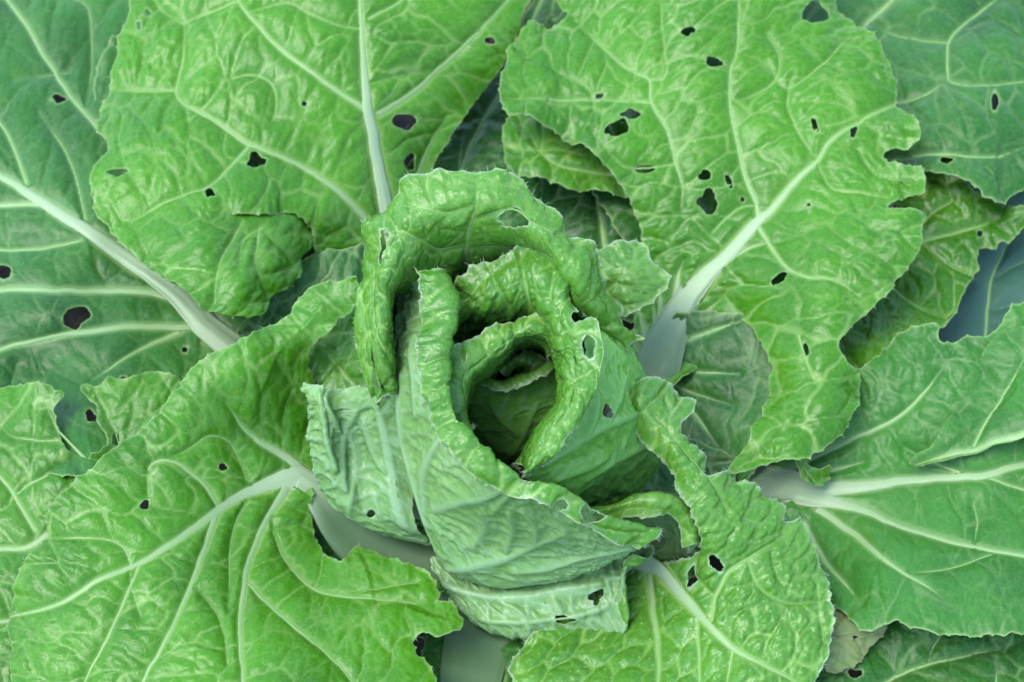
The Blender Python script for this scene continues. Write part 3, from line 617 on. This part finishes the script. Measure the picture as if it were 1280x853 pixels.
leaf_C2 = Sheet([(820,420),(880,390),(950,400),(1000,425),(1005,500),(970,555),(935,605),(905,600),(850,570),(800,520)],
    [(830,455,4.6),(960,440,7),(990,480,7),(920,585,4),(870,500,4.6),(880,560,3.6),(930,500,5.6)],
    veins=[V([(927,403),(897,412),(850,432)],1.4,2.4,4), V([(925,468),(880,466),(840,462)],1.2,2,3), V([(912,506),(864,491),(835,475)],1.2,1.8,3), V([(900,560),(870,520),(840,490)],1.5,3)], mats=OLD, cell=46, tone=-.05, pucker=(1,.3), net=.6, label='shaded foot of the right spread leaf').build(plant)  # darker blade colour than the rest of its leaf, shade painted in
leaf_C = Sheet([(640,55),(652,32),(664,16),(674,22),(690,29),(703,22),(707,10),(698,0),(690,-60),(800,-120),(960,-110),(1030,-60),(1050,5),(1066,20),(1085,40),(1102,65),(1115,85),(1123,106),(1119,124),(1134,136),(1147,160),(1150,171),(1136,182),(1120,180),(1107,188),(1109,198),(1130,203),(1153,209),(1155,237),(1137,237),(1122,246),(1110,256),(1113,268),(1130,265),(1156,266),(1153,290),(1147,312),(1130,340),(1105,370),(1075,400),(1052,424),(1044,432),(1056,452),(1072,459),(1080,478),(1076,500),(1065,525),(1050,545),(1025,563),(1000,573),(975,577),(950,580),(930,590),(914,593),(925,573),(940,550),(950,522),(958,498),(960,472),(962,446),(958,430),(948,424),(932,406),(905,405),(880,430),(862,470),(820,492),(794,482),(788,440),(797,380),(805,320),(800,280),(785,245),(760,211),(738,190),(715,172),(700,160),(680,152),(660,146),(640,148),(629,138),(625,110),(631,85)],
    [(1118,124,13.2),(700,30,12.2),(628,120,12.2),(760,205,10.8),(800,275,9),(945,275,9.8),(882,348,7.6),(830,450,5.2),(1150,300,12.4),(1052,424,10.4),(910,0,14.5),(1050,0,13.6),(1140,170,13.2),(1150,220,12.8),(985,395,9.2),(960,405,8.2),(930,395,7.4),(1000,450,9.8),(1075,480,9.2),(1010,565,9.2),(920,590,8.4),(985,480,8.8),(1030,500,10),(800,100,12),(870,180,11.2),(1030,250,11.2),(960,330,9.4),(812,330,7.2),(1000,350,10.3)],
    veins=[V([(1130,118),(1118,124),(1077,150),(1040,174),(1021,202),(995,225),(965,259),(942,280),(909,319),(882,348),(856,380),(838,418),(824,455)],1.3,1.6,2,2.6,3.2,4,5.5,8,10,13,20,27,32,ext=[(795,520,3.6,36),(735,600,2.4,32),(670,670,1.6,26)],h=.22),
           V([(926,-60),(924,8),(922,64),(913,86),(913,128),(920,169),(931,218),(944,248),(948,270)],1.2,1.5,1.8,2,2.6,3.2), V([(800,94),(813,103),(815,131),(834,165),(845,202),(852,232),(852,258)],1.6,2,2,1.4),
           V([(719,22),(745,49),(775,79),(800,95)],1.3,1.6), V([(629,120),(680,121),(719,122),(775,126),(815,130)],1.2,1.5), V([(827,-20),(827,22),(833,94),(815,102)],1.1), V([(946,278),(965,311),(984,335),(1010,347),(1040,350),(1070,367)],3,2.4,1.8,1.2),
           V([(999,420),(1010,457),(1021,483)],1.6,1.2), V([(855,325),(848,345),(845,375)],1,3,7), V([(830,370),(834,395),(836,415)],1.5,5), V([(798,388),(806,415),(816,452)],1,4,9), V([(812,368),(819,400),(823,440)],1,4,10), V([(888,398),(865,415),(836,440)],1.2,4,9), V([(787,415),(800,440),(815,465)],1,4,8), V([(790,360),(803,400),(818,448)],.8,3,8), V([(905,372),(880,392),(845,428)],1,4,10), V([(868,432),(850,445),(832,458)],1,4,9), V([(825,345),(826,385),(828,430)],.8,4,10), V([(913,128),(965,105),(975,70),(960,40)],1.2), V([(975,300),(945,305),(900,330)],1.2,2),
           V([(965,259),(925,258),(890,290)],1.2), V([(1021,202),(1000,170),(985,130),(990,100)],1.2), V([(1021,204),(1040,235),(1075,240),(1110,242)],1.3), V([(922,64),(960,80),(985,110),(1030,80),(1055,50)],1.1), V([(740,165),(765,195),(790,210),(846,205)],1.1), V([(1070,185),(1095,215),(1140,222)],1), V([(700,90),(735,110),(745,140)],1)],
    holes=[(770,162,12,9,-15),(788,145,13,6,-20),(747,119,8,3),(686,122,4,2),(806,211,12,5,-10),(880,220,8,6),(911,227,5,9,-20),(884,252,11,13),(861,43,8,6),(893,80,11,5,8),(1019,159,5,8,-20),(977,349,12,5,-38),(1022,14,24,12,-20),(1066,164,5,9),(928,249,3,3),(1008,440,3,9,-10),(962,463,4,7,30),(1012,262,2,7,-10)],
    mats=UP, droop=3, cell=44, pucker=(2.0,.7), tone=.05, ruffle=(2.8,1.8,40), bristle=.2, label='broad bright spread leaf with chewed right margin').build(plant)

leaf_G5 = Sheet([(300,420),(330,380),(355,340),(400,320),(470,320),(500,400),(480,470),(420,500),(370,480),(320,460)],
    [(330,400,6.2),(400,350,6.6),(470,340,6),(470,440,5),(380,450,5.6)], veins=[V([(350,380),(400,400),(460,440)],1.4,2.5), V([(400,350),(420,385),(430,420)],1.2)], mats=OLD, cell=36, tone=-.3).build(plant)  # tone lowered to stand in for shade below the upper leaves
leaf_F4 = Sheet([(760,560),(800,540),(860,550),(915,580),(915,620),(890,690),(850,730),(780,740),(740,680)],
    [(800,560,4.6),(900,590,4.2),(880,690,4.4),(780,720,3.8),(830,630,3.8)], veins=[V([(890,590),(840,640),(780,700)],1.5,3)], mats=OLD, cell=36, tone=-.3).build(plant)  # tone lowered, shade of the gap painted into the blade
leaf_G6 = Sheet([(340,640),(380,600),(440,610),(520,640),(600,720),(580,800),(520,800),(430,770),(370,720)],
    [(400,620,2.6),(380,700,3),(520,700,1.6),(560,780,2.2),(450,740,2.4)], veins=[V([(400,700),(450,690),(540,720)],1.4,2.5)], mats=OLD, cell=36, tone=-.3).build(plant)  # shade under the front leaf painted in by a lower tone
leaf_G4 = Sheet([(372,425),(390,400),(420,380),(455,375),(470,440),(460,490),(420,500),(385,490)],
    [(380,430,9.5),(450,380,11),(455,480,9),(385,485,8),(420,430,9.4)], veins=[V([(385,480),(380,450),(392,420)],1.5), V([(440,480),(415,450),(400,430)],1.2)], mats=UP, cell=30, tone=-.2, grid=2.2).build(plant)
leaf_G = Sheet([(447,349),(425,350),(402,354),(380,366),(358,392),(330,409),(300,426),(268,442),(238,464),(215,492),(190,525),(150,555),(112,589),(82,612),(60,640),(50,672),(24,708),(12,740),(9,770),(8,802),(14,853),(30,930),(150,1000),(350,1000),(500,940),(545,870),(538,832),(522,815),(517,798),(530,789),(548,796),(575,782),(572,765),(562,750),(542,748),(549,738),(540,716),(518,704),(500,702),(470,691),(446,683),(437,704),(424,711),(402,690),(387,650),(390,612),(402,590),(418,560),(404,500),(392,478),(384,445),(402,420),(436,394),(455,372)],
    [(375,600,6.4),(398,612,5.6),(384,632,5.6),(446,350,14),(380,368,13),(270,442,12.6),(310,455,12.2),(150,555,11),(50,672,10),(10,780,8.6),(200,780,9.6),(304,853,9.2),(550,765,7.6),(440,688,6),(400,680,5),(300,560,8.6),(420,830,8.4),(390,440,11.6),(440,385,13),(360,480,10),(400,520,7.6),(240,660,9),(100,930,8),(450,930,9),(500,710,6.8),(380,740,7),(250,520,11),(470,740,7.2)],
    veins=[V([(-20,775),(15,769),(71,756),(124,724),(169,704),(206,683),(247,657),(277,634),(311,615),(337,606),(372,597)],1.2,1.6,2.4,3,3.5,4,4.5,5.5,7,10,17,ext=[(398,620,5.5,23),(425,652,4.0,34),(460,680,3.0,42),(530,716,1.8,42),(610,710,1.6,30)],h=.14),
           V([(140,940),(176,853),(195,818),(217,777),(240,728),(259,679),(272,640)],1.6,2,2.6,3.2,4), V([(304,930),(304,853),(300,788),(304,743),(315,694),(337,645),(360,610)],2,2.5,3,3.5,4,6),
           V([(470,900),(442,853),(412,822),(375,788),(337,754),(307,722)],1.2,1.6,2,2.4), V([(276,632),(259,608),(232,585),(206,576),(187,585),(184,619)],3,2.6,2,1.2), V([(163,706),(154,683),(131,674),(94,672),(49,670)],2,1.6,1.2),
           V([(172,705),(150,758),(124,814),(105,850),(90,900)],2,1.6,1), V([(307,630),(292,668),(289,713),(285,758)],1.4,1), V([(281,502),(300,528),(322,551),(362,572),(380,590)],1.6,2.4,5,8), V([(337,645),(350,690),(385,730),(430,745),(520,750)],1.2,2,1.4), V([(430,745),(470,735),(520,725)],1.1),
           V([(206,576),(240,560),(262,545),(290,555),(310,600)],1.2), V([(240,728),(275,770),(285,830)],1.3), V([(160,712),(165,740),(175,770)],1)],
    holes=[(278,584,6,5,-20),(181,631,7,5,-35),(92,785,2,2)], mats=UP, droop=4, cell=50, pucker=(1.4,.5), tone=.1, ruffle=(2.2,1.5,38), bristle=.35, label='broad bright front leaf spread to the left').build(plant)

leaf_F = Sheet([(764,487),(800,481),(835,485),(858,500),(865,513),(856,524),(851,531),(868,548),(888,570),(886,583),(877,591),(893,594),(906,590),(930,600),(955,612),(979,629),(982,640),(976,649),(990,652),(1001,647),(1018,675),(1031,700),(1038,735),(1040,765),(1035,805),(1020,853),(1000,920),(900,980),(780,980),(690,930),(640,853),(660,800),(720,755),(790,715),(850,700),(872,692),(879,660),(866,625),(848,598),(822,568),(792,532),(775,512)],
    [(766,488,13.6),(830,486,13.2),(862,512,12.4),(800,510,14.6),(845,530,13.8),(800,540,12.8),(850,555,14),(886,572,12.8),(835,580,12.6),(875,605,13.2),(860,615,12.2),(950,612,11),(872,688,10),(1000,650,9.8),(1035,760,8.4),(900,770,8),(830,720,6),(800,712,5.2),(720,780,4.8),(680,853,5),(820,853,6.6),(1000,853,7.8),(930,700,10.2),(860,740,7)],
    veins=[V([(1030,880),(995,853),(957,833),(916,810),(882,777),(856,747),(830,720),(808,708)],1.2,1.6,2.4,3.5,5,7,10,14,ext=[(760,690,4,20),(690,690,2.4,22)],h=.35), V([(822,930),(822,853),(822,810),(817,765),(808,716)],1.6,2,3,4.5), V([(873,900),(873,853),(873,777)],1,1.6),
           V([(890,777),(895,747),(909,717),(931,702),(961,683),(984,668)],2,2,1.6,1), V([(935,702),(950,735),(987,754),(1036,750)],1.5,1), V([(909,870),(909,853),(916,814)],1,1.4), V([(964,690),(975,728)],1), V([(895,745),(870,720),(868,700)],1), V([(820,520),(860,565),(890,600),(909,640)],1.2)],
    holes=[(867,720,4,13,5),(897,704,5,12,-30),], mats=HEAD, droop=1.5, cell=38, pucker=(2.0,1.1), micro=.25, tone=.15, ruffle=(2.2,1.8,30), bristle=1.4, tips=.7, quilt=1.8, label='bright front leaf with curled narrow upper strip').build(plant)

leaf_N9a = Sheet([(735,330),(752,316),(772,309),(800,305),(809,318),(806,330),(818,340),(822,358),(812,376),(795,386),(775,392),(750,385),(725,370)],
    [(745,330,12),(800,308,12.5),(785,340,13.2),(820,355,11.8),(775,388,11.4),(740,370,11)], veins=[V([(740,380),(775,350),(800,325)],1.6,1)], mats=HEAD, cell=24, grid=2, bristle=1, tone=-.2, pucker=(2.4,1.1), ruffle=(3,2.2,24)).build(plant)

# ---------------------------------------------------------------- the heart: wrapped leaves with rolled lips
leaf_N7 = Loft([
    [(366,474,13),(400,479,13.6),(432,490,13.2),(470,488,14),(505,478,14)],
    [(372,500,12.6),(405,510,12.9),(437,516,12.1),(470,515,12.9),(500,520,12.5)],
    [(380,550,10),(412,560,10.7),(440,560,9.6),(475,570,10.2),(510,590,9.5)],
    [(396,610,7.5),(424,626,7.8),(455,636,7.2),(490,648,7),(525,662,6.5)],
    [(426,648,5.5),(458,664,5.2),(490,676,5),(520,684,4.6),(545,692,4)],
    [(480,640,3.5),(500,650,3),(520,660,3),(540,670,3),(560,680,2.5)]],
    veins=[V([(445,508),(431,560),(431,612)],1.6,2), V([(450,528),(462,572),(479,592)],2,1.6), V([(471,505),(479,551),(492,614),(506,652)],3.5,4,4.5), V([(395,490),(402,530),(420,585)],1.4), V([(410,500),(428,540)],1.2), V([(437,640),(445,590),(436,540)],1.2)],
    holes=[(464,643,6,4)], under=True, rib_under=True, mats=HEAD, cell=30, pucker=(2.0,1.1), bristle=.8, grid=2, face_v=1.5, label='pale outer side of a wrapped leaf left of the heart').build(plant)

leaf_N8 = Loft([
    [(530,690,5.6),(580,712,6),(640,720,6.1),(710,715,6.4),(770,688,7.6),(815,670,9)],
    [(540,722,5.2),(585,742,5.7),(640,757,5.8),(710,752,6.1),(772,722,7.2),(800,688,8.6)],
    [(548,745,4.4),(590,772,4.9),(645,785,5.1),(708,782,5.4),(772,757,6.2),(780,712,7.5)],
    [(556,757,3.4),(600,786,3.7),(645,801,3.9),(708,802,4.2),(778,797,5),(772,750,6.5)],
    [(585,740,2),(620,760,2),(650,770,2),(690,770,2.5),(720,750,3),(720,730,4)]],
    veins=[V([(552,733),(590,742),(635,745),(700,738),(750,728)],2.5,2.2,1.6), V([(600,775),(680,775),(760,760)],1.4), V([(620,748),(650,765),(660,785)],1), V([(690,742),(700,765)],1)],
    holes=[(746,746,10,10),(706,774,10,5)], under=True, rib_under=True, mats=HEAD, cell=26, pucker=(2.0,1.1), bristle=.6, grid=2, face_v=2, label='pale lowest wrapped leaf under the heart').build(plant)

leaf_N1 = Loft([
    [(482,506,14.6),(441,430,17.5),(441,350,19.5),(448,278,21.5),(507,240,23),(575,213,24.2),(650,220,24),(692,260,22.8),(738,315,21),(747,350,19.5),(777,380,17.5),(792,425,15.5)],
    [(484,492,15.6),(465,425,18.4),(468,355,20.5),(480,305,22.2),(525,275,23.3),(580,262,23.7),(640,268,23.5),(676,297,22.6),(712,340,21.1),(732,375,19.6),(762,402,17.8),(784,428,15.8)],
    [(489,495,15.2),(482,440,17.8),(480,388,19.6),(492,350,20.8),(540,328,19.6),(585,328,18.6),(635,326,18.3),(672,340,17.6),(702,372,16.6),(722,402,15.4),(750,424,14.4),(774,434,13.4)],
    [(488,505,11),(484,475,11),(484,435,11.5),(502,398,12.5),(550,400,12),(590,400,11.5),(640,390,11.5),(675,400,12),(700,430,12),(722,450,12),(748,455,12),(770,450,12)],
    [(530,560,5),(540,560,5),(550,550,4.5),(560,540,4.5),(590,540,4),(620,540,4),(650,540,4),(680,550,4),(690,570,4),(700,580,4),(720,590,4),(740,600,5)]],
    veins=[V([(597,225),(594,260),(585,300),(580,345)],1.2,1.8,2.6), V([(594,258),(560,268),(520,262)],1.2), V([(590,275),(640,262),(665,280),(700,292)],1.3), V([(586,300),(545,310),(500,290)],1.2), V([(583,310),(640,310),(690,325)],1.2), V([(460,330),(470,390),(480,440)],1.3), V([(540,260),(535,240),(540,225)],1)],
    holes=[(641,274,16,8,22),(481,311,5,17,12),(780,394,9,5)], mats=HEAD, cell=32, pucker=(1.7,1.1), micro=.3, quilt=1, ruffle=(3.2,3.0,24), teeth=(2.6,4), tips=.9, bristle=2, grid=2, face_v=1, rag=3, label='arching back leaf of the heart with rolled margin').build(plant)

leaf_N4 = Loft([
    [(738,392,18),(728,440,18.3),(724,500,18),(692,552,17.4),(658,602,16.8)],
    [(775,420,16.5),(782,475,16),(780,530,15),(757,580,13.5),(715,625,12.4)],
    [(797,440,13),(818,500,11.2),(826,560,9.4),(800,610,8),(745,650,7)],
    [(795,470,10),(812,530,8),(815,585,6.5),(790,625,5.5),(738,665,5)],
    [(760,560,5),(770,600,4),(760,640,3),(730,680,3),(700,700,3)]],
    veins=[V([(680,585),(720,560),(770,530),(815,505)],2,2.4,2), V([(735,600),(770,580),(820,545)],1.6), V([(720,565),(740,540),(750,500)],1.3), V([(755,540),(775,510),(785,470)],1.3), V([(695,600),(735,585),(760,575)],1.2), V([(760,420),(790,455),(805,480)],1.4)],
    holes=[(762,516,7,9)], under=True, rib_under=True, mats=HEAD2, quilt=1.5, tone=.35, cell=36, pucker=(1.8,.8), bristle=.3, grid=2.2, face_v=1, label='smooth outer side of a wrapped leaf right of the heart').build(plant)

leaf_N9b = Loft([
    [(720,652,10.8),(755,657,11.2),(790,650,11.5),(830,644,11.4),(848,662,10.6),(850,688,9.4)],
    [(722,638,11.3),(760,634,11.8),(800,624,12.2),(842,628,12),(862,650,11.1),(866,682,9.8)],
    [(735,640,9.6),(765,640,9.8),(800,634,10),(840,640,10),(855,662,9.6),(860,690,8.6)],
    [(735,670,5.5),(760,670,5.5),(790,665,5.5),(820,670,5.5),(835,685,5.5),(840,700,5)],
    [(700,690,3),(710,690,3),(730,690,3),(745,695,3),(750,700,3),(760,700,3)]], mats=HEAD, veins=[V([(740,648),(790,638),(835,637)],1)], cell=24, pucker=(1,.5), bristle=1, grid=2, ruffle=(1.6,1.4,20)).build(plant)

leaf_N5 = Loft([
    [(578,545,15.6),(558,492,17),(558,450,17.9),(590,427,18.1),(624,403,18.4),(655,391,18.6),(692,396,18.3),(707,425,17.5)],
    [(581,540,16.2),(574,495,17.5),(578,465,18.2),(604,445,18.4),(632,425,18.6),(657,412,18.7),(683,417,18.3),(694,436,17.5)],
    [(582,535,15),(582,502,16.2),(588,476,16.8),(612,456,17),(636,437,17),(658,425,17),(678,430,16.8),(688,445,16)],
    [(586,545,9),(588,522,9),(594,500,9),(612,482,9),(636,464,9),(656,455,9),(672,458,9),(682,468,9)],
    [(615,590,4),(618,585,4),(622,580,4),(630,575,4),(640,570,4),(648,572,4),(655,575,4),(660,580,4)]],
    veins=[V([(640,395),(645,425),(648,445)],1,1.4), V([(600,420),(612,450)],1)], mats=HEAD, cell=26, pucker=(1.5,.9), micro=.3, bristle=2.6, quilt=.6, flare=0, tips=.9, grid=1.8, ruffle=(2.0,2.8,18), teeth=(1.6,2.4), face_v=1).build(plant)
leaf_N6b = Loft([
    [(622,462,12.4),(632,450,12.9),(652,444,13.2),(668,450,13.0),(684,470,12.4)],
    [(626,466,12.6),(636,456,13.1),(652,451,13.4),(665,457,13.1),(678,474,12.6)],
    [(630,474,11),(640,466,11),(652,462,11),(662,468,11),(672,482,11)],
    [(634,500,7),(642,495,7),(650,492,7),(660,497,7),(665,505,7)]], mats=HEAD, cell=18, bristle=1.2, grid=1.8, ruffle=(2,1.5,16), teeth=(1.5,2.2), face_v=1).build(plant)
leaf_N6 = Loft([
    [(583,486,13.2),(602,483,13.5),(627,492,13.7),(656,486,13.8),(682,474,13.9),(700,452,14.2)],
    [(586,479,13.5),(605,476,13.8),(628,483,14),(655,477,14.2),(677,466,14.3),(694,446,14.5)],
    [(580,500,12.2),(600,506,12.2),(630,512,12.3),(662,506,12.4),(692,491,12.6),(707,470,13)],
    [(583,545,8.6),(605,562,7.8),(635,572,7.6),(664,569,7.8),(692,552,8.6),(704,520,9.4)],
    [(600,560,4),(620,580,3.4),(640,590,3.2),(660,588,3.4),(680,575,3.6),(690,555,4)]],
    veins=[V([(640,565),(655,540),(672,505)],1.5,1.2), V([(652,545),(630,525),(615,505)],1), V([(648,560),(680,540),(700,510)],1)], mats=HEAD2, cell=28, pucker=(1,.4), rib_under=True, bristle=1, grid=1.8, quilt=.8, flare=0, tips=.9, ruffle=(1.6,1.4,10), face_v=.6, label='dark inner leaf in the open heart').build(plant)

leaf_N3 = Loft([
    [(552,378,17),(570,350,18.5),(610,326,19.5),(655,314,20),(702,337,20),(724,382,19.6),(745,425,19.2),(739,505,18.8),(702,562,18.3),(664,594,17.7)],
    [(570,388,17.6),(590,376,19),(625,358,19.9),(660,350,20.3),(692,372,20.3),(709,408,20),(724,440,19.8),(719,505,19.4),(686,552,18.8),(655,590,17.9)],
    [(580,404,15.4),(603,400,16.6),(634,392,17.4),(662,388,17.9),(684,405,18.2),(698,432,18.3),(707,455,18.3),(705,505,18),(675,546,17.3),(650,585,16.5)],
    [(590,440,9.5),(610,436,9.5),(638,430,9.5),(660,430,9.5),(678,445,9.5),(690,468,10),(696,490,10),(692,520,10),(669,548,10),(647,585,10)],
    [(610,560,5),(620,550,4),(640,545,4),(650,545,4),(660,550,4),(668,560,4),(670,570,4),(670,580,4),(660,590,4),(640,600,4)]],
    veins=[V([(650,320),(655,350),(662,380)],1.2,1.8), V([(610,330),(620,355),(635,380)],1), V([(690,350),(690,375)],1), V([(735,470),(715,480)],1), V([(640,330),(600,352),(580,380)],1)],
    holes=[(729,397,11,8),(736,440,5,14)], mats=HEAD, cell=30, pucker=(1.7,1.0), micro=.3, bristle=2.2, grid=1.9, quilt=.8, flare=.05, ruffle=(2.6,3.2,20), teeth=(2.8,4.2), tips=.9, face_v=1, rag=3, label='inner leaf of the heart with crinkled rolled lip').build(plant)

leaf_N2 = Loft([
    [(526,344,19.6),(528,382,19.4),(522,440,18.8),(527,502,18.2),(556,562,17.8),(615,611,17),(690,637,15.8),(745,668,13.6),(802,688,11.8)],
    [(547,344,20.6),(565,384,20.6),(557,440,20.1),(561,495,19.6),(590,545,19.1),(640,588,18.6),(702,611,17.5),(762,650,14.8),(824,666,12.6)],
    [(508,358,18.0),(502,402,17.6),(499,452,17.0),(531,522,17),(560,586,16),(620,626,15.5),(690,652,14),(748,680,12.5),(808,684,11.4)],
    [(493,385,15.6),(486,436,15),(486,492,13.6),(503,562,12.5),(548,642,11.6),(614,677,11),(690,694,10.4),(758,698,10.4),(810,686,10.4)],
    [(505,430,9.5),(500,490,9),(506,560,8),(524,645,7),(554,708,6.6),(624,737,6.3),(705,734,6.9),(768,706,8.6),(812,682,9.4)],
    [(540,560,4),(545,600,4),(550,630,3.6),(558,665,3.2),(582,690,3),(630,700,3),(680,695,3.5),(730,688,5),(780,670,7)]],
    veins=[V([(538,534),(532,577),(527,640)],2.4,2.8), V([(536,640),(576,627),(614,617),(655,605)],2.4,2,1.6), V([(556,716),(593,712),(635,701),(669,688),(705,668)],2.4,2,1.4), V([(500,470),(495,526),(505,589),(524,655)],3,4,4), V([(600,640),(605,665),(590,690)],1.3), V([(635,640),(640,665),(632,695)],1.3), V([(655,640),(668,660),(668,685)],1.2), V([(614,640),(655,625),(690,640)],1.2), V([(640,720),(690,716),(745,700),(790,690)],1.6,2,1.6), V([(513,420),(512,470),(520,520)],1.4)],
    holes=[(699,633,10,8),(738,640,15,9,25)], mats=HEAD, rib_under=True, cell=34, pucker=(2.0,1.0), micro=.25, bristle=2, grid=2, quilt=1.2, flare=.15, tips=.9, ruffle=(2.2,2.6,16), teeth=(2.4,3.8), face_v=.6, label='large pale wrapped leaf at the front of the heart').build(plant)

# ================================================================ a leaf of another plant
other = Sheet([(1140,270),(1200,220),(1310,220),(1420,320),(1400,470),(1300,520),(1190,480),(1130,440)],
    [(1200,330,3),(1280,300,3.4),(1250,420,2.6),(1380,400,3.4),(1150,420,2.4)],
    veins=[V([(1290,260),(1258,307),(1239,352),(1233,405),(1225,470)],1.5,2,2.2), V([(1239,352),(1275,330),(1320,320)],1), V([(1236,390),(1280,380),(1330,390)],1)],
    mats=(M_BLUE, M_BLUE), cell=70, pucker=(.6,.2), net=.3, ruffle=(1,.4,40)).build(None, 'blue_green_leaf')
other['label'] = 'smooth dark blue-green leaf of another plant showing at the right between bright leaves'; other['category'] = 'leaf'
